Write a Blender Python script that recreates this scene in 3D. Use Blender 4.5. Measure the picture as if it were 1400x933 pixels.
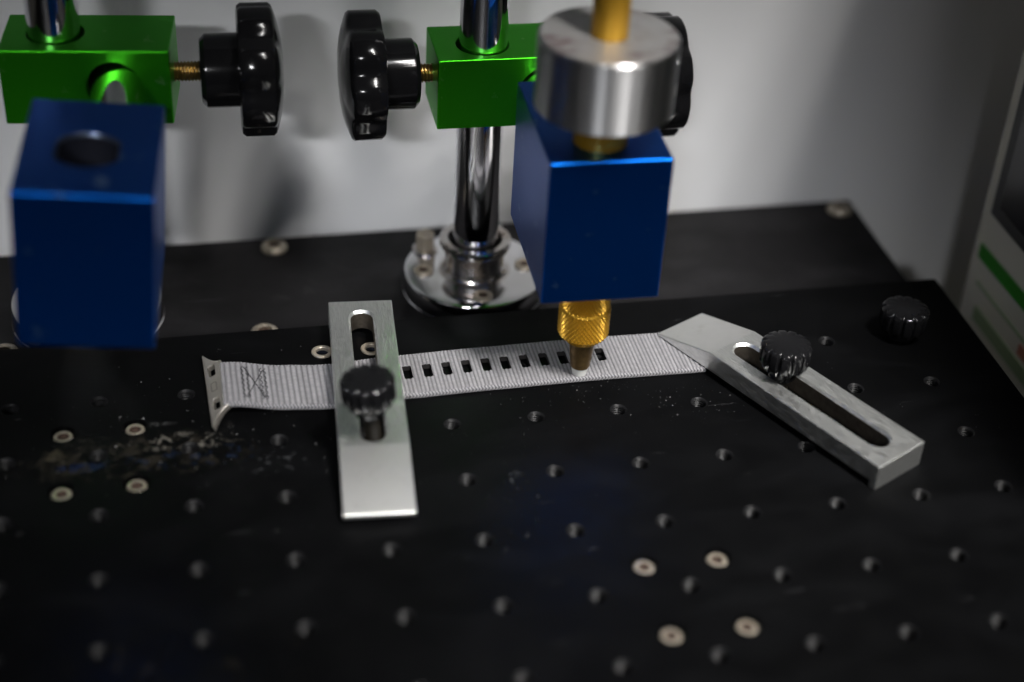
import bpy, bmesh, math, random
from mathutils import Matrix, Vector
from mathutils.geometry import delaunay_2d_cdt
for o in list(bpy.data.objects): bpy.data.objects.remove(o)
S = 0.001                      # everything below is written in millimetres
PI = math.pi
scn = bpy.context.scene
COL = scn.collection
rnd = random.Random(7)

# ------------------------------------------------------------------ camera
RGT = Vector((0.9783062, -0.2014911, 0.0481496))
DWN = Vector((-0.0783359, -0.5749657, -0.8144187))
FWD = Vector((0.1917825, 0.7929790, -0.5782765))
CAMLOC = Vector((53.0017, -365.2108, 294.4629)) * S
cam = bpy.data.cameras.new('camera'); camo = bpy.data.objects.new('camera', cam); COL.objects.link(camo)
m3 = Matrix((RGT, -DWN, -FWD)).transposed()
camo.matrix_world = Matrix.Translation(CAMLOC) @ m3.to_4x4()
cam.sensor_width = 36; cam.lens = 57.305; cam.clip_start = 0.01; cam.clip_end = 20
cam.dof.use_dof = True; cam.dof.focus_distance = 0.497; cam.dof.aperture_fstop = 3.9; cam.dof.aperture_blades = 9
scn.camera = camo
# ------------------------------------------------------------------ world, lamps, exposure
wd = bpy.data.worlds.new('World'); scn.world = wd; wd.use_nodes = True
wd.node_tree.nodes['Background'].inputs[0].default_value = (0.92, 0.95, 1.0, 1)
wd.node_tree.nodes['Background'].inputs[1].default_value = 0.010
def aim(o, loc, tgt):
    o.location = Vector(loc) * S
    o.rotation_euler = (Vector(tgt) - Vector(loc)).to_track_quat('-Z', 'Y').to_euler()
def spot(name, loc, tgt, watts, size, cone, blend, color):
    l = bpy.data.lights.new(name, 'SPOT'); l.energy = watts; l.shadow_soft_size = size * S
    l.spot_size = math.radians(cone); l.spot_blend = blend; l.color = color
    o = bpy.data.objects.new(name, l); COL.objects.link(o); aim(o, loc, tgt); return o
def area(name, loc, tgt, watts, sx, sy, color):
    l = bpy.data.lights.new(name, 'AREA'); l.shape = 'RECTANGLE'; l.size = sx * S; l.size_y = sy * S
    l.energy = watts; l.color = color
    o = bpy.data.objects.new(name, l); COL.objects.link(o); aim(o, loc, tgt); return o
KEYW, SIDEW = .180, .115
# louvred workshop tube lamps over the right shoulder, all turned to the machine
for sl, px, pw in ((1.35, .55, 1.0), (1.75, .60, 1.1), (2.15, .58, 1.0), (2.6, .63, .8)):
    dv = Vector((px, -1, sl)).normalized()
    o = area('workshop_tube_lamp', tuple(Vector((150, 40, 20)) + dv*2000), (192, 0, -75), KEYW*pw, 230, 50, (1.0, 0.975, 0.945))
    o.data.spread = math.radians(12.5)
dv = Vector((-.42, -1, .62)).normalized()
o = area('side_tube_lamp', tuple(Vector((150, 60, 0)) + dv*1800), (108, 139, -72), SIDEW, 300, 50, (0.97, 0.98, 1.0))
o.data.spread = math.radians(10.4)
area('ceiling_lamp', (350, -420, 1200), (150, 60, 0), 1.5, 260, 160, (0.97, 0.98, 1.0))
scn.view_settings.view_transform = 'Standard'; scn.view_settings.look = 'None'
scn.view_settings.exposure = 0; scn.view_settings.gamma = 1; scn.view_settings.use_curve_mapping = False
scn.render.engine = 'CYCLES'

# ------------------------------------------------------------------ materials
MATS = {}
def mat(name, col, rough=.5, metal=0., spec=.5, bump=None, var=None, coat=0, aniso=None, rv=True):
    """bump = (scale 1/m, strength, distance m); var = (scale, amount, second colour)"""
    m = bpy.data.materials.new(name); m.use_nodes = True; nt = m.node_tree; b = nt.nodes['Principled BSDF']
    b.inputs['Base Color'].default_value = (*col, 1); b.inputs['Roughness'].default_value = rough
    b.inputs['Metallic'].default_value = metal; b.inputs['Specular IOR Level'].default_value = spec
    b.inputs['Coat Weight'].default_value = coat
    tc = nt.nodes.new('ShaderNodeTexCoord')
    src = tc.outputs['Object']
    if aniso:
        mp = nt.nodes.new('ShaderNodeMapping'); mp.inputs['Scale'].default_value = aniso
        nt.links.new(src, mp.inputs['Vector']); src = mp.outputs['Vector']
    if var:
        n = nt.nodes.new('ShaderNodeTexNoise'); n.inputs['Scale'].default_value = var[0]; n.inputs['Detail'].default_value = 6
        nt.links.new(src, n.inputs['Vector'])
        r = nt.nodes.new('ShaderNodeMapRange'); r.inputs[1].default_value = .38; r.inputs[2].default_value = .68
        r.inputs[3].default_value = 0; r.inputs[4].default_value = var[1]
        nt.links.new(n.outputs['Fac'], r.inputs[0])
        x = nt.nodes.new('ShaderNodeMix'); x.data_type = 'RGBA'
        x.inputs['A'].default_value = (*col, 1); x.inputs['B'].default_value = (*var[2], 1)
        nt.links.new(r.outputs[0], x.inputs['Factor']); nt.links.new(x.outputs['Result'], b.inputs['Base Color'])
        rr = nt.nodes.new('ShaderNodeMapRange'); rr.inputs[1].default_value = .3; rr.inputs[2].default_value = .7
        rr.inputs[3].default_value = max(0.02, rough - .07); rr.inputs[4].default_value = min(1, rough + .1)
        nt.links.new(n.outputs['Fac'], rr.inputs[0])
        if rv: nt.links.new(rr.outputs[0], b.inputs['Roughness'])
    if bump:
        n2 = nt.nodes.new('ShaderNodeTexNoise'); n2.inputs['Scale'].default_value = bump[0]; n2.inputs['Detail'].default_value = 4
        nt.links.new(src, n2.inputs['Vector'])
        bp = nt.nodes.new('ShaderNodeBump'); bp.inputs['Strength'].default_value = bump[1]; bp.inputs['Distance'].default_value = bump[2]
        nt.links.new(n2.outputs['Fac'], bp.inputs['Height']); nt.links.new(bp.outputs['Normal'], b.inputs['Normal'])
    MATS[name] = m; return m
mat('wall_paint', (.80, .80, .81), .8, spec=.3, bump=(400, .15, .0005))
mat('table_beige', (.36, .34, .29), .6)
mat('green_anodised', (.045, .46, .012), .36, 1.0, bump=(2600, .1, .00012), var=(900, .2, (.055, .52, .02)), rv=False)
mat('blue_anodised', (.003, .085, .42), .34, 1.0, bump=(2600, .07, .0001), var=(700, .15, (.004, .10, .47)), rv=False)
mat('chrome', (.74, .74, .76), .09, 1., var=(60, .5, (.66, .65, .66)))
mat('worn_chrome', (.66, .65, .65), .2, 1., var=(130, .8, (.38, .31, .26)))
mat('weight_steel', (.66, .66, .67), .33, 1., bump=(1, .12, .0003), var=(1, .6, (.46, .46, .47)), aniso=(700, 700, 6))
_m = MATS['weight_steel']; _b = _m.node_tree.nodes['Principled BSDF']
_b.inputs['Anisotropic'].default_value = .9; _b.inputs['Anisotropic Rotation'].default_value = .25
_t = _m.node_tree.nodes.new('ShaderNodeTangent'); _t.direction_type = 'RADIAL'; _t.axis = 'Z'
_m.node_tree.links.new(_t.outputs[0], _b.inputs['Tangent'])
mat('weight_top', (.50, .50, .50), .42, .8, var=(70, .75, (.30, .26, .25)), bump=(900, .2, .0002))
mat('black_plastic', (.005, .005, .0055), .13, spec=.26, bump=(300, .05, .0004))
mat('knob_plastic', (.005, .005, .0055), .11, spec=.22, bump=(500, .05, .0003))
mat('brass_stud', (.46, .33, .14), .32, 1., var=(400, .7, (.22, .15, .08)))
mat('dark_stud', (.006, .0048, .003), .5, 0, spec=.08, var=(500, .6, (.003, .003, .003)))
mat('gold_anodised', (.47, .26, .022), .33, .66, var=(500, .25, (.38, .20, .018)))
mat('nose_bronze', (.20, .13, .055), .4, .85, var=(500, .7, (.10, .065, .03)))
mat('bore_shade', (.006, .007, .012), .6, spec=.2)  # black lining: the darkness deep inside the holes is put in as colour
mat('rim_dark', (.10, .13, .2), .3, .9)
mat('tip_white', (.55, .55, .53), .5, .1)
mat('steel_screw', (.36, .325, .27), .38, .65, var=(900, .7, (.42, .34, .25)))
mat('socket_rust', (.03, .018, .012), .7, .2, var=(1500, .7, (.07, .035, .022)))
mat('hole_thread', (.007, .007, .0075), .4, .1, spec=.12)
mat('bar_aluminium', (.84, .85, .83), .38, 1.0, bump=(1, .35, .00025), var=(1, .5, (.60, .61, .60)), aniso=(420, 2600, 900))
mat('bar_ground', (.80, .80, .785), .44, 1.0, bump=(2400, .25, .0001), var=(300, .2, (.70, .70, .69)), rv=False)
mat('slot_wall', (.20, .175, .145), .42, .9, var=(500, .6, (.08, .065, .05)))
mat('lug_steel', (.62, .58, .52), .3, .92, var=(300, .2, (.5, .46, .41)), rv=False)
mat('lug_mark', (.33, .30, .26), .4, .9)
mat('strap_slot_black', (.012, .011, .011), .8, spec=.2)  # near-black for the walls of the strap slots
mat('stitch_thread', (.025, .025, .028), .9)
mat('dust_metal', (.2, .2, .195), .5, .3)
mat('case_beige', (.56, .54, .46), .55)
mat('screen_black', (.012, .012, .014), .25)
mat('stripe_green', (.02, .22, .01), .5)
mat('stripe_pale', (.25, .33, .19), .6)
mat('mark_red', (.42, .17, .12), .6)
mat('machine_black', (.02, .02, .022), .5)

def scuffs(name, scale, lo, hi, col, amt, stretch):
    nt = MATS[name].node_tree; b = nt.nodes['Principled BSDF']; lk = b.inputs['Base Color'].links[0]; prev = lk.from_socket
    tc = [n for n in nt.nodes if n.type == 'TEX_COORD'][0]
    mp = nt.nodes.new('ShaderNodeMapping'); mp.inputs['Scale'].default_value = stretch; mp.inputs['Rotation'].default_value = (.5, .3, .6)
    nt.links.new(tc.outputs['Object'], mp.inputs['Vector'])
    n = nt.nodes.new('ShaderNodeTexNoise'); n.inputs['Scale'].default_value = scale; n.inputs['Detail'].default_value = 7
    nt.links.new(mp.outputs[0], n.inputs['Vector'])
    r = nt.nodes.new('ShaderNodeMapRange'); r.inputs[1].default_value = lo; r.inputs[2].default_value = hi; r.inputs[4].default_value = amt
    nt.links.new(n.outputs['Fac'], r.inputs[0])
    x = nt.nodes.new('ShaderNodeMix'); x.data_type = 'RGBA'; x.inputs['B'].default_value = (*col, 1)
    nt.links.new(prev, x.inputs['A']); nt.links.new(r.outputs[0], x.inputs['Factor'])
    nt.links.new(x.outputs['Result'], b.inputs['Base Color'])
    return x, r
scuffs('blue_anodised', 130, .645, .75, (.20, .34, .60), .75, (1, 1, 1.6))
scuffs('green_anodised', 150, .65, .75, (.40, .72, .30), .65, (1.4, 1, 1))
scuffs('bar_aluminium', 260, .62, .74, (.45, .44, .42), .35, (1, 3, 1))
scuffs('bar_ground', 200, .62, .74, (.62, .61, .59), .35, (1, 1, 1))
scuffs('weight_top', 90, .58, .66, (.16, .09, .10), .8, (1, 2.4, 1))
def plate_material(name, col, rough, stains, sp=.05):
    m = mat(name, col, rough, spec=sp, bump=(3500, .10, .00006))
    nt = m.node_tree; b = nt.nodes['Principled BSDF']; L = nt.links.new
    def node(t, **k):
        n = nt.nodes.new(t)
        for a, v in k.items(): setattr(n, a, v)
        return n
    tc = [n for n in nt.nodes if n.type == 'TEX_COORD'][0]
    base = None
    def math_(op, a, bb):
        n = node('ShaderNodeMath', operation=op)
        for i, v in enumerate((a, bb)):
            if isinstance(v, (int, float)): n.inputs[i].default_value = v
            else: L(v, n.inputs[i])
        return n.outputs[0]
    def noise(sc, det=5, dist=0, scl=None):
        n = node('ShaderNodeTexNoise'); n.inputs['Scale'].default_value = sc; n.inputs['Detail'].default_value = det
        n.inputs['Distortion'].default_value = dist
        if scl:
            mp = node('ShaderNodeMapping'); mp.inputs['Scale'].default_value = scl
            mp.inputs['Rotation'].default_value = (0, 0, .35)
            L(tc.outputs['Object'], mp.inputs['Vector']); L(mp.outputs[0], n.inputs['Vector'])
        else: L(tc.outputs['Object'], n.inputs['Vector'])
        return n.outputs['Fac']
    def step(v, lo, hi):
        n = node('ShaderNodeMapRange', interpolation_type='SMOOTHSTEP')
        n.inputs[1].default_value = lo; n.inputs[2].default_value = hi; L(v, n.inputs[0]); return n.outputs[0]
    def mix(fac, A, Bc):
        n = node('ShaderNodeMix', data_type='RGBA'); L(fac, n.inputs['Factor'])
        if isinstance(A, tuple): n.inputs['A'].default_value = (*A, 1)
        else: L(A, n.inputs['A'])
        n.inputs['B'].default_value = (*Bc, 1); return n.outputs['Result']
    sx = node('ShaderNodeSeparateXYZ'); L(tc.outputs['Object'], sx.inputs[0])
    def blob(cx, cy, rx, ry):
        a = math_('DIVIDE', math_('SUBTRACT', sx.outputs[0], cx * S), rx * S)
        c = math_('DIVIDE', math_('SUBTRACT', sx.outputs[1], cy * S), ry * S)
        d = math_('SQRT', math_('ADD', math_('MULTIPLY', a, a), math_('MULTIPLY', c, c)), 0)
        n = node('ShaderNodeMapRange', interpolation_type='SMOOTHSTEP')
        n.inputs[1].default_value = .55; n.inputs[2].default_value = 1.1; n.inputs[3].default_value = 1; n.inputs[4].default_value = 0
        L(d, n.inputs[0]); return n.outputs[0]
    cur = mix(step(noise(22, 6, .8, (1, 2.2, 1)), .42, .78), col, tuple(c * 2.0 for c in col))
    # fine hairline scratches
    sc = step(noise(60, 2, .4, (1, 26, 1)), .735, .80)
    cur = mix(math_('MULTIPLY', sc, .35), cur, (.10, .10, .105))
    for (cx, cy, rx, ry, nsc, lo, hi, amt, c2) in stains:
        f = math_('MULTIPLY', math_('MULTIPLY', blob(cx, cy, rx, ry), step(noise(nsc, 8, 1.2), lo, hi)), amt)
        cur = mix(f, cur, c2)
    L(cur, b.inputs['Base Color'])
    rv = node('ShaderNodeMapRange'); rv.inputs[1].default_value = .3; rv.inputs[2].default_value = .7
    rv.inputs[3].default_value = rough - .06; rv.inputs[4].default_value = rough + .1
    L(noise(90), rv.inputs[0]); L(rv.outputs[0], b.inputs['Roughness'])
    return m
plate_material('plate_black', (.0013, .00135, .0015), .42, [
    (35, -2, 34, 11, 160, .50, .66, 0.330, (0.0330, 0.0282, 0.0216)),
    (35, -1, 36, 12, 420, .60, .70, 0.30, (0.0960, 0.0870, 0.0690)),
    (49, 3, 14, 5, 300, .56, .66, 0.450, (0.1800, 0.1680, 0.1440)),
    (20, -4.5, 7, 2.4, 230, .44, .56, 0.24, (0.0120, 0.0300, 0.1020)),
    (50, -4, 26, 5, 240, .55, .66, 0.300, (0.0150, 0.0270, 0.0600)),
    (13, 2, 4.5, 3.2, 260, .45, .60, 0.360, (0.0720, 0.0630, 0.0420)),
    (40, 12, 7, 1.2, 700, .45, .60, 0.360, (0.0720, 0.0720, 0.0720)),
    (72, -8, 12, 8, 380, .60, .68, 0.270, (0.0660, 0.0690, 0.0720)),
    (140, -26, 9, 3, 420, .60, .67, 0.330, (0.0780, 0.0840, 0.0900)),
    (45, -85, 34, 16, 130, .55, .72, 0.240, (0.0210, 0.0180, 0.0132)),
])
plate_material('base_black', (.0065, .0062, .0067), .50, [(60, 100, 60, 20, 120, .58, .72, .3, (.03, .03, .03))], .13)

def strap_material():
    m = mat('woven_nylon', (.3, .3, .3), .85, spec=.25)
    nt = m.node_tree; b = nt.nodes['Principled BSDF']
    at = nt.nodes.new('ShaderNodeAttribute'); at.attribute_name = 'yarn'
    x = nt.nodes.new('ShaderNodeMix'); x.data_type = 'RGBA'
    x.inputs['A'].default_value = (.06, .058, .063, 1); x.inputs['B'].default_value = (.235, .23, .24, 1)
    nt.links.new(at.outputs['Fac'], x.inputs['Factor'])
    n = nt.nodes.new('ShaderNodeTexNoise'); n.inputs['Scale'].default_value = 2500
    tc = [q for q in nt.nodes if q.type == 'TEX_COORD'][0]; nt.links.new(tc.outputs['Object'], n.inputs['Vector'])
    hs = nt.nodes.new('ShaderNodeMapRange'); hs.inputs[3].default_value = .75; hs.inputs[4].default_value = 1.2
    nt.links.new(n.outputs['Fac'], hs.inputs[0])
    mu = nt.nodes.new('ShaderNodeMix'); mu.data_type = 'RGBA'; mu.blend_type = 'MULTIPLY'; mu.inputs['Factor'].default_value = 1
    nt.links.new(x.outputs['Result'], mu.inputs['A']); nt.links.new(hs.outputs[0], mu.inputs['B'])
    nt.links.new(mu.outputs['Result'], b.inputs['Base Color'])
    b.inputs['Sheen Weight'].default_value = .15
strap_material()

# ------------------------------------------------------------------ mesh helpers (all in mm)
def mesh(name, V, F, smooth=True, angle=35):
    me = bpy.data.meshes.new(name)
    me.from_pydata([(v[0]*S, v[1]*S, v[2]*S) for v in V], [], F)
    bm = bmesh.new(); bm.from_mesh(me)
    bmesh.ops.recalc_face_normals(bm, faces=bm.faces); bm.to_mesh(me); bm.free()
    if smooth: shade(me, angle)
    return me
def shade(me, angle=35):
    me.polygons.foreach_set('use_smooth', [True] * len(me.polygons))
    me.set_sharp_from_angle(angle=math.radians(angle))
def obj(name, me, m, parent=None, loc=(0, 0, 0), rot=None, bevel=0, seg=2):
    o = bpy.data.objects.new(name, me); COL.objects.link(o)
    if m and not me.materials: me.materials.append(MATS[m])
    o.location = Vector(loc) * S
    if rot: o.rotation_euler = rot
    if parent: o.parent = parent
    if bevel:
        b = o.modifiers.new('bevel', 'BEVEL'); b.width = bevel * S; b.segments = seg
        b.limit_method = 'ANGLE'; b.angle_limit = math.radians(40); b.harden_normals = True
    return o
def thing(name, label, cat, loc=(0, 0, 0), rot=(0, 0, 0), group=None):
    o = bpy.data.objects.new(name, None); COL.objects.link(o); o.empty_display_size = .005
    o.location = Vector(loc) * S; o.rotation_euler = rot
    tag(o, label, cat, group); return o
def tag(o, label, cat, group=None):
    o['label'] = label; o['category'] = cat
    if group: o['group'] = group
    return o
def lathe(name, prof, n=48, rfun=None, cap0=True, cap1=True, angle=35):
    """prof = [(r, z)...] round the z axis"""
    V, F = [], []
    for r, z in prof:
        for k in range(n):
            a = 2*PI*k/n; rr = rfun(r, a, z) if rfun else r
            V.append((rr*math.cos(a), rr*math.sin(a), z))
    for i in range(len(prof)-1):
        for k in range(n):
            F.append((i*n+k, i*n+(k+1) % n, (i+1)*n+(k+1) % n, (i+1)*n+k))
    if cap0: F.append(tuple(range(n))[::-1])
    if cap1: F.append(tuple(range((len(prof)-1)*n, len(prof)*n)))
    return mesh(name, V, F, angle=angle)
def circle(cx, cy, r, n=24, ph=0):
    return [(cx + r*math.cos(2*PI*k/n+ph), cy + r*math.sin(2*PI*k/n+ph)) for k in range(n)]
def inside(p, loop):
    c = False; j = len(loop)-1
    for i in range(len(loop)):
        a, b = loop[i], loop[j]
        if (a[1] > p[1]) != (b[1] > p[1]) and p[0] < (b[0]-a[0])*(p[1]-a[1])/(b[1]-a[1])+a[0]: c = not c
        j = i
    return c
def cdt(outline, holes):
    P, E, loops = [], [], []
    for lp in [outline] + holes:
        s = len(P); P += [Vector(p) for p in lp]; loops.append(list(range(s, s+len(lp))))
        E += [(s+i, s+(i+1) % len(lp)) for i in range(len(lp))]
    v, e, f, *_ = delaunay_2d_cdt(P, E, [], 0, 1e-6)
    out = []
    for t in f:
        c = (sum(v[i].x for i in t)/len(t), sum(v[i].y for i in t)/len(t))
        if inside(c, outline) and not any(inside(c, h) for h in holes): out.append(tuple(t))
    assert len(v) == len(P), (len(v), len(P))
    return P, out, loops
def prism(name, outline, holes, z0, z1, zfun=None, open_holes=(), walls=True, bottom=True, smooth=True):
    P, T, loops = cdt(outline, holes); n = len(P)
    zf = zfun or (lambda x, y: z1)
    V = [(p.x, p.y, zf(p.x, p.y)) for p in P] + [(p.x, p.y, z0) for p in P]
    F = list(T)
    if bottom: F += [tuple(i+n for i in t[::-1]) for t in T]
    for li, lp in enumerate(loops):
        if li and not walls: continue
        for i in range(len(lp)):
            a, b = lp[i], lp[(i+1) % len(lp)]; F.append((a, b, b+n, a+n))
    return mesh(name, V, F, smooth, 30)
def boxm(name, x0, x1, y0, y1, z0, z1):
    return prism(name, [(x0, y0), (x1, y0), (x1, y1), (x0, y1)], [], z0, z1)
def axis_rot(d):
    return Vector(d).to_track_quat('Z', 'Y').to_euler()

# ------------------------------------------------------------------ setting
def struct(o): o['kind'] = 'structure'; return o
WALL = 139
struct(obj('wall', boxm('wall', -700, 900, WALL, WALL+12, -120, 700), 'wall_paint'))
struct(obj('tabletop', boxm('tabletop', -700, 900, -420, WALL-1, -140, -120), 'table_beige'))
struct(obj('machine_base', boxm('machine_base', -180, 296, -150, 126, -119.5, -24.5), 'machine_black', bevel=1))
# rear base plate
BZ = -12
bp = struct(obj('base_plate', boxm('base_plate', -190, 300, -165, 128, -24, BZ), 'base_black', bevel=.6))
scr_head = lathe('cap_screw', [(4.6, 0), (4.6, .5), (4.25, 1.3), (3.3, 2.0), (2.3, 2.25), (2.05, 1.4)], 32, cap1=False)
hexm = lathe('hex_socket', [(2.1, 1.2), (1.2, .9)], 6)
for (x, y) in ((83.4, 121), (293.1, 121), (76, 69.6), (-5, 69.4), (-90, 121)):
    s = obj('cap_screw', scr_head, 'steel_screw', bp, (x, y, BZ)); obj('hex_socket', hexm, 'socket_rust', s)
# front tapped plate
PX0, PX1, PY0, PY1 = -190, 300, -170, 54.8
screws = [(15, 11.2), (35, 11.6), (15, -13.9), (35, -13.3), (164.8, -65.7), (184.9, -65.9), (165, -90.9), (185, -91)]
bush = [(91.6, 40.6), (106.7, 40.2)]
grid = []
for i in range(-1, 12):
    for j in range(-5, 3):
        x, y = i*25, j*25
        if y > 45 or (i < 0 and j < -2): continue
        grid.append((x, y))
HR = 2.55
holes = [circle(x, y, HR, 20) for x, y in grid] + [circle(x, y, 3.55, 24) for x, y in screws] + [circle(x, y, 2.1, 20) for x, y in bush]
fp = struct(obj('tapped_plate', prism('tapped_plate', [(PX0, PY0), (PX1, PY0), (PX1, PY1), (PX0, PY1)], holes, BZ+.02, 0, walls=False, bottom=False), 'plate_black'))
fe = obj('edge_trim', mesh('edge_trim', [(PX0, PY1, .0), (PX1, PY1, .0), (PX1, PY0, .0), (PX1, PY1+.45, -.45), (PX0, PY1+.45, -.45), (PX1+.45, PY1+.45, -.45), (PX1+.45, PY0, -.45),
     (PX0, PY1+.45, BZ+.02), (PX1+.45, PY1+.45, BZ+.02), (PX1+.45, PY0, BZ+.02)],
     [(0, 1, 5, 4), (1, 2, 6, 5), (4, 5, 8, 7), (5, 6, 9, 8)]), 'plate_black', fp)
tp = [(HR, 0), (2.12, -.45)]
z = -.45
while z > -7.5:
    tp += [(2.32, z-.2), (2.08, z-.4), (2.04, z-.42)]; z -= .8
thr = lathe('threaded_hole', tp, 20, cap0=False)
for x, y in grid: obj('threaded_hole', thr, 'hole_thread', fp, (x, y, 0))
cb = lathe('counterbore', [(3.55, 0), (3.5, -.15), (3.5, -6.0)], 24, cap0=False)
ch = lathe('cap_screw', [(2.75, -5.9), (2.75, -1.2), (2.45, -.8), (1.75, -.8), (1.7, -1.3)], 28, cap1=False)
hx = lathe('hex_socket', [(1.8, -1.05), (1.7, -2.2), (.5, -2.4)], 6, cap0=False)
for x, y in screws:
    c = obj('counterbore', cb, 'plate_black', fp, (x, y, 0)); s = obj('cap_screw', ch, 'steel_screw', fp, (x, y, 0), (0, 0, rnd.random()))
    obj('hex_socket', hx, 'socket_rust', s)
bu = lathe('bushing', [(3.25, -.0), (3.25, .35), (3.0, .55), (2.15, .55), (1.9, .3), (1.9, -.6)], 32, cap0=False, cap1=False)
bo_ = lathe('bore', [(1.92, -.4), (1.92, -7)], 24, cap0=False)
for x, y in bush: obj('bore', bo_, 'bore_shade', obj('bushing', bu, 'steel_screw', fp, (x, y, .002)))

# ------------------------------------------------------------------ posts
def post(x, y, top, label, ph):
    t = thing('post_stand', label, 'post', (x, y, BZ), group=None)
    obj('flange', lathe('flange', [(24.2, 0), (24.2, .6), (23.9, 1), (23.9, 6.5), (23.4, 7.3), (22.6, 7.6), (11.4, 7.6)], 96), 'chrome', t)
    obj('hub', lathe('hub', [(12.6, 7.5), (10.9, 7.8), (10.2, 8.6), (10.0, 10), (10.0, 16.2), (11.6, 17.2), (11.9, 18), (11.9, 19.4), (11.3, 20), (9.2, 20), (8.3, 18.6), (8.2, 12)], 64, cap0=False, cap1=False), 'worn_chrome', t)
    obj('pole', lathe('pole', [(7.5, 6), (7.5, top-BZ-.6), (6.9, top-BZ)], 64), 'chrome', t)
    h = lathe('flange_screw', [(3.3, 0), (3.3, .6), (2.9, .95), (1.75, .95), (1.6, .2)], 28, cap1=False)
    hx2 = lathe('hex_socket', [(1.7, .6), (1.6, .1)], 6)
    for k in range(4):
        a = ph + k*PI/2
        s = obj('flange_screw', h, 'steel_screw', t, (17.3*math.cos(a), 17.3*math.sin(a), 7.6)); obj('hex_socket', hx2, 'socket_rust', s)
    # taller bolt standing on the back of the flange
    b = obj('locking_bolt', lathe('locking_bolt', [(3.4, 0), (3.4, 6.2), (3.0, 6.8)], 6, angle=25), 'steel_screw', t, (-14.6, 13.6, 7.5), (0, 0, .3))
    obj('washer', lathe('washer', [(4.3, 0), (4.3, .8), (3.9, 1.0)], 28), 'worn_chrome', b)
    return t
post(148, 88, 190, 'chrome post on bolted round flange, carrying the green block over the strap', math.radians(-91))
post(20.8, 87, 200, 'chrome post hidden low down behind the blue block with the empty hole', math.radians(-60))

# ------------------------------------------------------------------ green clamp blocks
def xform_box_holes(name, w, d, z0, z1, holes_top=(), hole_front=None, n=40):
    """box centred on the origin; vertical holes (x,y,r) run through, hole_front=(x,z,r) runs along y"""
    bm = bmesh.new(); bmesh.ops.create_cube(bm, size=1)
    bmesh.ops.scale(bm, verts=bm.verts, vec=(w, d, z1-z0)); bmesh.ops.translate(bm, verts=bm.verts, vec=(0, 0, (z0+z1)/2))
    me = bpy.data.meshes.new(name+'_b'); bm.to_mesh(me); bm.free()
    bo = bpy.data.objects.new(name+'_b', me); COL.objects.link(bo); rm = [bo]
    for (x, y, r, za, zb, sh) in holes_top:
        V, F = [], []
        for z in (za, zb):
            for k in range(n):
                a = 2*PI*k/n; cx, sy = math.cos(a), math.sin(a)
                px = r*cx; py = r*sy
                if sh: px = max(-sh*r, min(sh*r, px))
                V.append((x+px, y+py, z))
        for k in range(n): F.append((k, (k+1) % n, n+(k+1) % n, n+k))
        F += [tuple(range(n))[::-1], tuple(range(n, 2*n))]
        c = bpy.data.meshes.new('c'); c.from_pydata(V, [], F); co = bpy.data.objects.new('c', c); COL.objects.link(co); rm.append(co)
    if hole_front:
        x, zc, r, ya, yb = hole_front; V, F = [], []
        for y in (ya, yb):
            for k in range(n): a = 2*PI*k/n; V.append((x+r*math.cos(a), y, zc+r*math.sin(a)))
        for k in range(n): F.append((n+k, n+(k+1) % n, (k+1) % n, k))
        F += [tuple(range(n)), tuple(range(n, 2*n))[::-1]]
        c = bpy.data.meshes.new('c'); c.from_pydata(V, [], F); co = bpy.data.objects.new('c', c); COL.objects.link(co); rm.append(co)
    for co in rm[1:]:
        md = bo.modifiers.new('cut', 'BOOLEAN'); md.object = co; md.operation = 'DIFFERENCE'; md.solver = 'EXACT'
    dg = bpy.context.evaluated_depsgraph_get(); dg.update()
    out = bpy.data.meshes.new_from_object(bo.evaluated_get(dg)); out.name = name
    for o in rm: bpy.data.objects.remove(o)
    out.transform(Matrix.Scale(S, 4)); out.materials.clear(); shade(out, 30)
    return out
GW, GD, GH = 48, 25, 23.2
def clamp(x, y, top, yaw, polexy, rodx, label):
    t = thing('clamp_block', label, 'clamp block', (x, y, top-GH), (0, 0, yaw))
    c, s = math.cos(-yaw), math.sin(-yaw); dx, dy = polexy[0]-x, polexy[1]-y
    lx, ly = c*dx-s*dy, s*dx+c*dy
    me = xform_box_holes('block', GW, GD, 0, GH, [(lx + .35*(1 if x < 80 else -1), ly, 8.2, -2, GH+2, 0)], (rodx, GH/2, 7.85, -GD, GD))
    obj('block', me, 'green_anodised', t, bevel=.45)
    return t
clamp(30.3, 86, 88, math.radians(-6.2), (20.8, 87), 7.8, 'long green clamp block beside the blue block with the empty hole')
clamp(156.3, 89.3, 78, math.radians(-.8), (148, 88), 9.6, 'green clamp block behind the blue block that holds the engraving tool')

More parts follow.
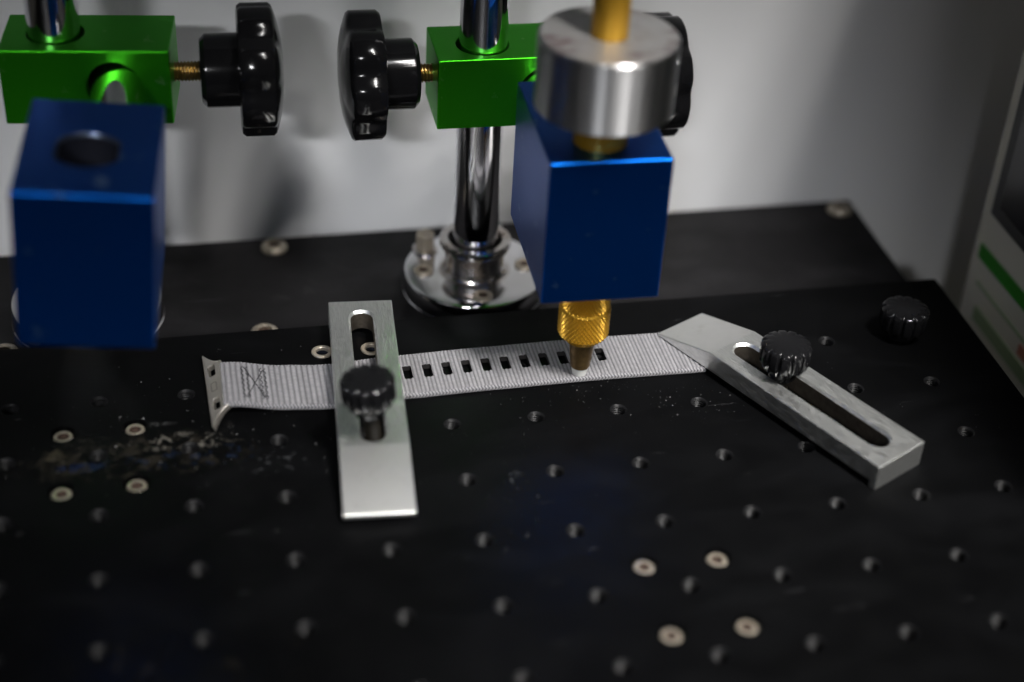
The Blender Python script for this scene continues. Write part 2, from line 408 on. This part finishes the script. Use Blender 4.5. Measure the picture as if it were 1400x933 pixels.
# star knobs with their studs; local z axis points away from the block
def thread_prof(r, z0, z1, p=1.0, depth=.42):
    out = []; z = z0
    while z < z1: out += [(r-depth, z), (r, z+p*.42), (r, z+p*.58)]; z += p
    out.append((r-depth, z1)); return out
NL = 7
def lobes(r, a, z):
    if r < 6: return r
    k = (r/20.0)
    w = .5+.5*math.cos(NL*a)
    return r - 1.9*k*w**2.0
sk_head = lathe('head', [(9, 0), (17.6, 0), (19.2, .35), (20, 1.4), (20, 9.6), (19.3, 10.5), (17.5, 11.2), (14, 12.1), (10, 12.8), (5, 13.2), (.01, 13.3)], 196, lobes, cap1=False, angle=40)
sk_hub = lathe('hub', [(2, -11), (9.4, -11), (10.9, -9.6), (11.0, -9), (11.0, .3)], 64)
sk_stud = lathe('threaded_stud', thread_prof(3.0, -26, -10.8, 1.0, .5), 28)
def star(base, d, label, group, stud_gap, twist):
    t = thing('star_knob', label, 'knob', tuple(Vector(base) + Vector(d)*(11+stud_gap)), axis_rot(d), group)
    for nm, me, m in (('head', sk_head, 'black_plastic'), ('hub', sk_hub, 'black_plastic'), ('threaded_stud', sk_stud, 'brass_stud')):
        obj(nm, me, m, t, rot=(0, 0, twist) if nm == 'head' else None)
    return t
G = 'star knobs on the green clamp blocks'
yl = math.radians(-6.2)
star((54.1, 83.4, 75.6), (math.cos(yl*.35), math.sin(yl*.35), 0), 'black star knob on the green block beside the blue block with the empty hole', G, 7.6, math.radians(-30))
star((132.3, 89.6, 68.2), (-1, .012, 0), 'black star knob on a short stud by the chrome post above the strap', G, 4.6, math.radians(-25))
star((180.3, 89, 64), (1, 0, 0), 'black star knob mostly hidden behind the steel weight', G, 9.5, math.radians(-30))

# ------------------------------------------------------------------ rods and blue blocks
def rod(a, b, label):
    a, b = Vector(a), Vector(b); d = b-a
    o = obj('support_rod', lathe('support_rod', [(6.9, 0), (7.5, .6), (7.5, d.length-.6), (6.9, d.length)], 56), 'chrome', None, tuple(a), axis_rot(d))
    return tag(o, label, 'rod')
BLW, BLD, BLH = 34.4, 49.4, 45.2
# right block: centre (168.1, 29.3), z 36.4..81.5, yaw -1.5 deg
yr = math.radians(-1.5)
t = thing('tool_holder_block', 'blue block holding the gold engraving tool above the strap', 'block', (168.1, 29.3, 36.4), (0, 0, yr))
obj('block', xform_box_holes('block', BLW, BLD, 0, BLH, [(-1.0, -12.6, 6.2, -2, BLH+2, 0)], (-2.0, 30, 7.6, 6, 40)), 'blue_anodised', t, bevel=.6, seg=3)
rod((166.0, 36, 66.4), (165.6, 108, 66.4), 'chrome rod between the gold tool\'s blue block and its green block')
# left block: rolled about its rod
yw, roll = math.radians(-4.8), math.radians(4.33)
t = thing('tool_holder_block', 'blue block with an empty hole in its top, hanging clear of the plate', 'block', (30.0, 12.4, 68.1))
t.rotation_euler = (Matrix.Rotation(yw, 3, 'Z') @ Matrix.Rotation(roll, 3, 'Y')).to_euler()
obj('block', xform_box_holes('block', BLW, BLD, -BLH/2, BLH/2, [(-.6, -2.0, 8.6, -BLH, BLH, .88)], (4.0, 7, 7.6, 9, 40)), 'blue_anodised', t, bevel=.6, seg=3)
V, F = [], []
n = 40
for (r, z) in ((8.5, -.9), (8.52, -.5), (8.95, .06), (9.1, .04)):
    for k in range(n):
        a = 2*PI*k/n; V.append((-.6+max(-.88*r, min(.88*r, r*math.cos(a))), -2.0+r*math.sin(a), BLH/2+z))
for i in range(3):
    for k in range(n): F.append((i*n+k, i*n+(k+1) % n, (i+1)*n+(k+1) % n, (i+1)*n+k))
obj('hole_rim', mesh('hole_rim', V, F), 'rim_dark', t)
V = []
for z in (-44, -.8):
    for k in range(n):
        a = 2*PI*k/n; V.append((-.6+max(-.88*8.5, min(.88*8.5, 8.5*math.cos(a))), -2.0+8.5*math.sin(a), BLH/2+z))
obj('bore', mesh('bore', V, [(k, (k+1) % n, n+(k+1) % n, n+k) for k in range(n)]+[tuple(range(n))]), 'bore_shade', t)
rod((34.6, 26, 75.6), (39.8, 104, 75.9), 'chrome rod between the empty blue block and its green block')

# ------------------------------------------------------------------ engraving tool and weight
TX, TY = 166.9, 16.9
t = thing('engraving_tool', 'gold engraving tool with knurled collar, its pale tip pressed on the strap', 'engraving tool', (TX, TY, 1.9))
o = -1.9
obj('shaft', lathe('shaft', [(5.6, 30+o), (5.6, 81+o), (7.6, 81.6+o), (7.6, 92+o), (5.0, 92.3+o), (5.0, 165+o)], 48), 'gold_anodised', t)
# knurled collar: a diamond pattern cut into the surface
def knurl():
    nk, sub = 36, 12; n = nk*sub; V, F = [], []
    prof = []
    def seg(r0, z0, r1, z1, m):
        for i in range(m): prof.append((r0+(r1-r0)*i/m, z0+(z1-z0)*i/m))
    seg(3.6, 15.0, 5.3, 15.1, 4); seg(5.3, 15.1, 7.45, 17.2, 18); seg(7.45, 17.2, 7.7, 17.7, 4); seg(7.7, 17.7, 7.7, 26.6, 62); seg(7.7, 26.6, 7.45, 27.1, 4); seg(7.45, 27.1, 7.25, 33, 36); prof.append((7.25, 38))
    k = nk/7.6*.78
    for r, z in prof:
        e = min(1, max(0, (z-15.2)/.5))
        if abs(z-26.9) < .35: e = .15
        for q in range(n):
            a = 2*PI*q/n
            h = min(abs(math.sin(.5*(nk*a+k*z))), abs(math.sin(.5*(nk*a-k*z))))
            rr = r - .70*e*(1-h)**1.1
            V.append((rr*math.cos(a), rr*math.sin(a), z+o))
    for i in range(len(prof)-1):
        for q in range(n): F.append((i*n+q, i*n+(q+1) % n, (i+1)*n+(q+1) % n, (i+1)*n+q))
    F.append(tuple(range(n))[::-1])
    return mesh('knurled_collar', V, F, angle=28)
obj('knurled_collar', knurl(), 'gold_anodised', t)
obj('nose_cone', lathe('nose_cone', [(2.6, 4.6+o), (2.9, 4.9+o), (4.0, 14.6+o), (4.1, 15.3+o)], 40), 'nose_bronze', t)
obj('tip', lathe('tip', [(1.7, 1.85+o), (2.15, 2.05+o), (2.75, 4.9+o)], 36), 'tip_white', t)
# weight: ring slipped over the shaft
t = thing('steel_weight', 'round turned steel weight slipped over the gold shaft', 'weight', (TX, TY, 92.3))
obj('weight_body', lathe('weight_body', [(5.4, 0), (18.4, 0), (19.0, .5), (19.0, 20.2), (18.5, 20.7), (18.3, 20.72), (5.2, 20.72), (5.05, 20.4)], 128, cap1=False), 'weight_steel', t)
obj('top_face', lathe('top_face', [(18.3, 20.7), (18.25, 20.78), (5.15, 20.78), (5.1, 20.5)], 96, cap0=False, cap1=False), 'weight_top', t)

# ------------------------------------------------------------------ watch strap
def lerp(tab, x):
    for (a, b) in zip(tab, tab[1:]):
        if x <= b[0]:
            u = min(1, max(0, (x-a[0])/(b[0]-a[0]))); u = u*u*(3-2*u); return a[1]+(b[1]-a[1])*u
    return tab[-1][1]
CY = [(60, 23.3), (74, 22.9), (92, 21.9), (112, 23.4), (140, 24.2), (170, 24.6), (210, 24.1)]
ZT = [(59, 4.75), (62.5, 4.7), (79, 2.3), (90, 1.95), (210, 1.95)]
X0, X1, WID = 60.3, 206.5, 20.4
slots = [115.6 + 6.02*k for k in range(11)]
def build_strap():
    du = .16; nu = int((X1-X0)/du); nv = 66; V, F, Y = [], [], []
    H = WID/2
    side = [(-H+.16, -1.62), (-H+.03, -1.3), (-H, -.98), (-H, -.66), (-H+.06, -.38), (-H+.22, -.16), (-H+.45, -.04)]
    inner = [(-H+.75+(WID-1.5)*k/nv, 0) for k in range(nv+1)]
    cols = [(s, z, 1) for s, z in side] + [(s, z, 0) for s, z in inner] + [(-s, z, 1) for s, z in side[::-1]]
    nc = len(cols); top, bot = [], []; jit = {}; jt = {}
    for i in range(nu+1):
        x = X0+i*du; cy = lerp(CY, x); zt = lerp(ZT, x); row, rb = [], []
        pp = (x-60)/1.62 if x < 100 else (40/1.62 + (x-100)/1.2)
        rid = math.floor(pp); fr = pp-rid
        jr = jit.setdefault(rid, (rnd.uniform(.8, 1.12), rnd.uniform(-.03, .03)))
        prof = math.sin(PI*fr)**.6
        er = 0
        if x-X0 < 1.2: er = .8*(1-math.sqrt(max(0, 1-(1-(x-X0)/1.2)**2)))
        for (s, z, sd) in cols:
            ph = s/.78 + .5*(rid % 2)
            w = .5+.5*math.cos(2*PI*(ph - .35*(fr-.5)))
            dep = .42 if x < 100 else .33
            if sd:
                ch = math.sin(2*PI*(x/1.0 + abs(z+.8)*.75)); h = .11*ch; yarn = .5+.5*max(-1, min(1, 2.2*ch))
            else:
                h = dep*(prof*(.7+.3*w)-1); tk = jt.setdefault((rid, round(ph)), rnd.uniform(.82, 1.08)); h += .05*(tk-.95); yarn = min(1, prof**1.3*(.6+.4*w)*tk*jr[0]); h += jr[1]
            row.append(len(V)); V.append((x, cy+s+(h if sd and s > 0 else -h if sd else 0), zt+z+(0 if sd else h)-er*(1+z*1.2))); Y.append(yarn)
            rb.append(len(V)); V.append((x, cy+s*.985, zt-1.72+er)); Y.append(.3)
        top.append(row); bot.append(rb)
    def gone(i, j):
        x = X0+(i+.5)*du
        if x < 112: return False
        k = round((x-slots[0])/6.02)
        if k < 0 or k >= len(slots): return False
        sm = (cols[j][0]+cols[j+1][0])/2
        dx = abs(x-slots[k]); dv = abs(sm-.9)
        if dx > 1.36 or dv > 3.1: return False
        return math.hypot(max(0, dx-.76), max(0, dv-2.5)) <= .62
    WF = []
    G_ = [[gone(i, j) for j in range(nc-1)] for i in range(nu)]
    for i in range(nu):
        for j in range(nc-1):
            if G_[i][j]: continue
            F.append((top[i][j], top[i+1][j], top[i+1][j+1], top[i][j+1]))
            F.append((bot[i][j], bot[i][j+1], bot[i+1][j+1], bot[i+1][j]))
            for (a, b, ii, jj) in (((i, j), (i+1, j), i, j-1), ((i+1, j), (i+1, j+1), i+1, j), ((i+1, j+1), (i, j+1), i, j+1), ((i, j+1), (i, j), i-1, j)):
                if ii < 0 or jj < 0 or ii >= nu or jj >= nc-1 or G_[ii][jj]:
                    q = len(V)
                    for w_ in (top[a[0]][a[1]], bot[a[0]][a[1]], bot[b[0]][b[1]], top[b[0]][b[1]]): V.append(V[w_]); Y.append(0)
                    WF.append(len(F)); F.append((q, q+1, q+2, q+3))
    me = mesh('woven_band', V, F, angle=60)
    me.materials.append(MATS['woven_nylon']); me.materials.append(MATS['strap_slot_black'])
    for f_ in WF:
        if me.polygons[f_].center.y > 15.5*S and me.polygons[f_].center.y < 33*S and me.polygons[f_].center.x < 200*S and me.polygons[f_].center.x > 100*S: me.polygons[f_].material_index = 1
    at = me.attributes.new('yarn', 'FLOAT', 'POINT'); at.data.foreach_set('value', Y)
    return me
st = thing('watch_strap', 'light grey woven watch strap with a row of slots, held by two bars', 'watch strap', (130, 24, .2))
off = (-130, -24, -.2)
obj('woven_band', build_strap(), 'woven_nylon', st, off)
# stitching: an X between two seams
V, F = [], []
def stitch(xa, sa, xb, sb, w=.2):
    for (dx, dz) in ((0, 0),):
        pa = (xa, lerp(CY, xa)+sa, lerp(ZT, xa)+.03); pb = (xb, lerp(CY, xb)+sb, lerp(ZT, xb)+.03)
        d = Vector(pb)-Vector(pa); nrm = Vector((-d.y, d.x, 0)).normalized()*w
        b = len(V); a0, b0 = Vector(pa), Vector(pb); up = Vector((0, 0, .12))
        for p in (a0, b0):
            V.extend([tuple(p-nrm), tuple(p+nrm), tuple(p+up)])
        F.extend([(b, b+3, b+5, b+2), (b+1, b+2, b+5, b+4), (b, b+2, b+1), (b+3, b+4, b+5)])
for xs in (66.6, 68.0, 72.0, 73.2):
    for k in range(13):
        s = -7.6+k*1.2
        stitch(xs+(.3 if k % 2 else -.3)+rnd.uniform(-.12, .12), s, xs+(-.3 if k % 2 else .3), s+.95, .17)
for sgn in (1, -1):
    for k in range(11):
        u0, u1 = k/11, (k+.8)/11
        stitch(67.2+5.6*u0, sgn*(-7.4+14.4*u0), 67.2+5.6*u1, sgn*(-7.4+14.4*u1), .2)
so = obj('stitching', mesh('stitching', V, F, False), 'stitch_thread', st, off); so['kind'] = 'stuff'
# metal lug: flared plate, tilted up to the strap
def lug():
    L0, L1, B = 17.7, 11.2, 5.5
    pts = []
    for k in range(13):
        u = k/12; pts.append((B*u, -(L1+(L0-L1)*(1-u)**1.9 if u > 0 else L0)))
    out = [(0, -L0+.4)] + [(p[0]+.35, p[1]) for p in pts] + [(p[0]+.35, -p[1]) for p in pts[::-1]] + [(0, L0-.4)]
    def rr(cx, cy, hx, hy, r=.45):
        o = []
        for (sx, sy, a0) in ((1, 1, 0), (-1, 1, 90), (-1, -1, 180), (1, -1, 270)):
            for a in (0, 45, 90):
                t = math.radians(a0+a); o.append((cx+sx*(hx-r)+r*math.cos(t), cy+sy*(hy-r)+r*math.sin(t)))
        return o
    return prism('lug', out, [rr(2.5, 8.0, 1.05, 2.6), rr(2.5, -8.0, 1.05, 2.6)], -1.9, 0), rr
lm, rr = lug()
tilt = math.radians(-27)
lg = obj('lug', lm, 'lug_steel', st, (55.9-130, 23.7-24, 1.75-.2), (0, tilt, math.radians(2.0)), bevel=.35, seg=3)
obj('slot_catch', prism('slot_catch', rr(2.5, 0, 1.0, 2.1, .4), [rr(2.5, 0, .72, 1.8, .3)], -.2, .05), 'lug_mark', lg)
obj('lug_bar', lathe('lug_bar', [(.9, -10.8), (.9, 10.8)], 24), 'lug_steel', lg, (5.0, 0, -1.0), (PI/2, 0, 0))

# ------------------------------------------------------------------ bar clamps
def bar(name, foot, ang, Lb, Lt, ztip, label):
    """foot = middle of the foot end; ang = direction towards the wedge tip; z = top 8.4, underside 2.05"""
    t = thing('clamp_bar', label, 'clamp bar', (foot[0], foot[1], 0), (0, 0, ang))
    W, H, Z0 = 9.85, 8.4, 2.08
    a, b, r = 5.6+3.6, Lb-2.0-3.6, 3.45
    def slot(r, g=0):
        o = []
        for k in range(11): th = PI/2+PI*k/10; o.append((a+r*math.cos(th), r*math.sin(th)))
        for k in range(11): th = -PI/2+PI*k/10; o.append((b+r*math.cos(th), r*math.sin(th)))
        return o
    s1, s2 = slot(r+.75), slot(r)
    # body up to the break line
    P, T, loops = cdt([(0, -W), (Lb, -W), (Lb, W), (0, W)], [s1]); V = [(p.x, p.y, H) for p in P]; F = list(T)
    n1 = len(V); P2, T2, l2 = cdt([(2.6, -W), (Lb, -W), (Lb, W), (2.6, W)], [s2]); V += [(p.x, p.y, Z0) for p in P2]; F += [tuple(i+n1 for i in q[::-1]) for q in T2]
    # foot, outer walls, wedge
    k = len(V); V += [(0, -W, 0), (0, W, 0), (2.6, -W, 0), (2.6, W, 0), (Lb+Lt, -W, ztip), (Lb+Lt, W, ztip), (Lb+Lt, -W, Z0), (Lb+Lt, W, Z0)]
    A, B, C, D = 0, 1, 2, 3                 # top corners
    a2, b2, c2, d2 = n1, n1+1, n1+2, n1+3   # underside corners
    f0, f1, f2, f3, t0, t1, t2, t3 = range(k, k+8)
    F += [(A, f0, f1, D), (f0, f2, f3, f1), (f2, a2, d2, f3), (A, B, b2, a2, f2, f0), (D, f1, f3, d2, c2, C),
          (B, t0, t2, b2), (C, c2, t3, t1), (t0, t1, t3, t2), (b2, t2, t3, c2), (B, C, t1, t0)]
    m = mesh('bar', V, F, True, 30)
    m.materials.append(MATS['bar_aluminium']); m.materials.append(MATS['bar_ground'])
    for p in m.polygons:
        if set(p.vertices) == {B, C, t1, t0}: p.material_index = 1
    o = obj('bar', m, None, t, bevel=.32)
    # slot lining: chamfer and inner wall
    V, F = [], []; n = len(s1)
    for lp, z in ((s1, H), (s2, H-.75), (s2, Z0)): V += [(x, y, z) for x, y in lp]
    for i in range(2):
        for q in range(n): F.append((i*n+q, i*n+(q+1) % n, (i+1)*n+(q+1) % n, (i+1)*n+q))
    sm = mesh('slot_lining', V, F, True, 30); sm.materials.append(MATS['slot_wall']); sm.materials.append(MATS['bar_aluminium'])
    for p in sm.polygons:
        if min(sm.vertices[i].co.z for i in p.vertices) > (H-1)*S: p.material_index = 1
    obj('slot_lining', sm, None, t)
    return t
d = Vector((100.0-105.1, -16.6-54.7)); bar('clamp_bar', (105.1, 54.7), math.atan2(d.y, d.x), 71.3, 23.2, 3.5, 'aluminium clamp bar lying across the strap, its sloped end clear of it')
d = Vector((204.7-246.1, 37.3+41.9)); bar('clamp_bar', (246.1, -41.9), math.atan2(d.y, d.x), 67.0, 22.4, 2.75, 'aluminium clamp bar whose wedge tip presses on the strap end')

# knurled clamp knobs
NR = 13
def ridges(r, a, z):
    if r < 6.6: return r
    c_ = math.cos(NR*a); return r - .75*min(1, max(0, (c_-.35)/.5)) if c_ > .35 else r
kn = lathe('head', [(3.5, 0), (6.0, 0), (6.5, .4), (6.9, 1.6), (7.45, 2.0), (7.6, 2.6), (7.6, 7.4), (7.35, 8.0), (6.6, 8.45), (5.2, 8.75), (3, 8.9), (.01, 8.95)], 168, ridges, cap1=False, angle=38)
kc = lathe('collar', [(3.6, -3.4), (4.2, -3.2), (4.3, .3)], 32)
ks = lathe('threaded_stud', thread_prof(2.5, -22, -2.8, .8, .38), 28)
def knob(base, up, height, label, group, collar=True, rz=0):
    """base = point where the stud leaves; height = from base to the underside of the head"""
    up = Vector(up).normalized(); p = Vector(base)+up*height
    t = thing('thumb_knob', label, 'knob', tuple(p)); q = up.to_track_quat('Z', 'Y'); t.rotation_euler = (q.to_matrix() @ Matrix.Rotation(rz, 3, 'Z')).to_euler()
    obj('head', kn, 'knob_plastic', t)
    obj('collar', kc, 'knob_plastic', t); obj('threaded_stud', ks, 'dark_stud', t)
    return t
G = 'small ribbed clamp knobs'
knob((101.0, -11.2, .4), (-.085, .02, 1), 18.6, 'small ribbed black knob leaning on its stud above the bar across the strap', G, rz=.2)
knob((224.6, -.6, 8.4), (.0, 0, 1), 2.9, 'small ribbed black knob on the bar whose wedge tip presses the strap', G)
knob((275, 25, 0), (0, 0, 1), 2.2, 'small ribbed black knob screwed straight into the plate, holding no bar', G, rz=.1)

# ------------------------------------------------------------------ instrument case beside the plate
t = thing('instrument_case', 'beige instrument case with black screen and green stripe beside the plate', 'instrument', (375, 0, -120))
CX = 325
cs = obj('case_body', boxm('case_body', CX-375, 60, -140, 79, 0, 340), 'case_beige', t, bevel=4, seg=4)
def panel(name, y0, y1, z0, z1, th, m, bev, slope=0, par=None):
    V = []
    for x in (CX-375-th, CX-375+.5):
        for (y, z) in ((y0, z0), (y1, z0+slope), (y1, z1+slope), (y0, z1)): V.append((x, y, z+120))
    F = [(0, 1, 2, 3), (7, 6, 5, 4), (0, 4, 5, 1), (1, 5, 6, 2), (2, 6, 7, 3), (3, 7, 4, 0)]
    return obj(name, mesh(name, V, F, True, 30), m, par or t, bevel=bev, seg=4)
sc = panel('screen_frame', -90, 69, 15.5, 110, 2.2, 'machine_black', 1.8)
panel('screen', -82, 63, 21, 104, 2.6, 'screen_black', .3)
panel('green_stripe', -70, 72, -1.5, 4.0, .5, 'stripe_green', 0, -2.2)
panel('pale_stripe', -70, 66, -26, -20.5, .45, 'stripe_pale', 0)
panel('pale_stripe', -70, 69, -13, -11.8, .45, 'stripe_pale', 0)
panel('red_mark', 12, 34, -18.5, -14.5, .55, 'mark_red', 0)

# ------------------------------------------------------------------ dust and chips on the plate
V, F = [], []
def speck(x, y, z, s):
    b = len(V); a = rnd.uniform(0, PI); l = s*rnd.uniform(.8, 2.0)
    c, sn = math.cos(a), math.sin(a)
    V.extend([(x+l*c, y+l*sn, z), (x-l*c, y-l*sn, z), (x-s*sn, y+s*c, z), (x+s*sn, y-s*c, z), (x, y, z+s), (x, y, z-s*.2)])
    F.extend([(b, b+2, b+4), (b+2, b+1, b+4), (b+1, b+3, b+4), (b+3, b, b+4), (b+2, b, b+5), (b+1, b+2, b+5), (b+3, b+1, b+5), (b, b+3, b+5)])
for (cx, cy, sx, sy, n, s) in ((190, 2, 22, 7, 150, .09), (172, 10, 16, 2.5, 80, .07), (130, -15, 30, 16, 60, .09), (38, 15, 24, 12, 110, .09), (60, -2, 18, 9, 60, .10),
                               (40, 42, 40, 6, 30, .11), (255, -12, 18, 16, 40, .09), (150, -20, 90, 25, 70, .08), (35, 0, 25, 9, 50, .12)):
    for k in range(int(n*.62)):
        x, y = rnd.gauss(cx, sx), rnd.gauss(cy, sy)
        if y > 53 or x > 298: continue
        if any((x-g[0])**2+(y-g[1])**2 < 9 for g in grid) or any((x-g[0])**2+(y-g[1])**2 < 16 for g in screws): continue
        speck(x, y, .02, s*.85*rnd.lognormvariate(0, .4))
du = obj('metal_dust', mesh('metal_dust', V, F, False), 'dust_metal'); du['kind'] = 'stuff'; du['label'] = 'fine pale dust and chips scattered on the black plate'; du['category'] = 'dust'
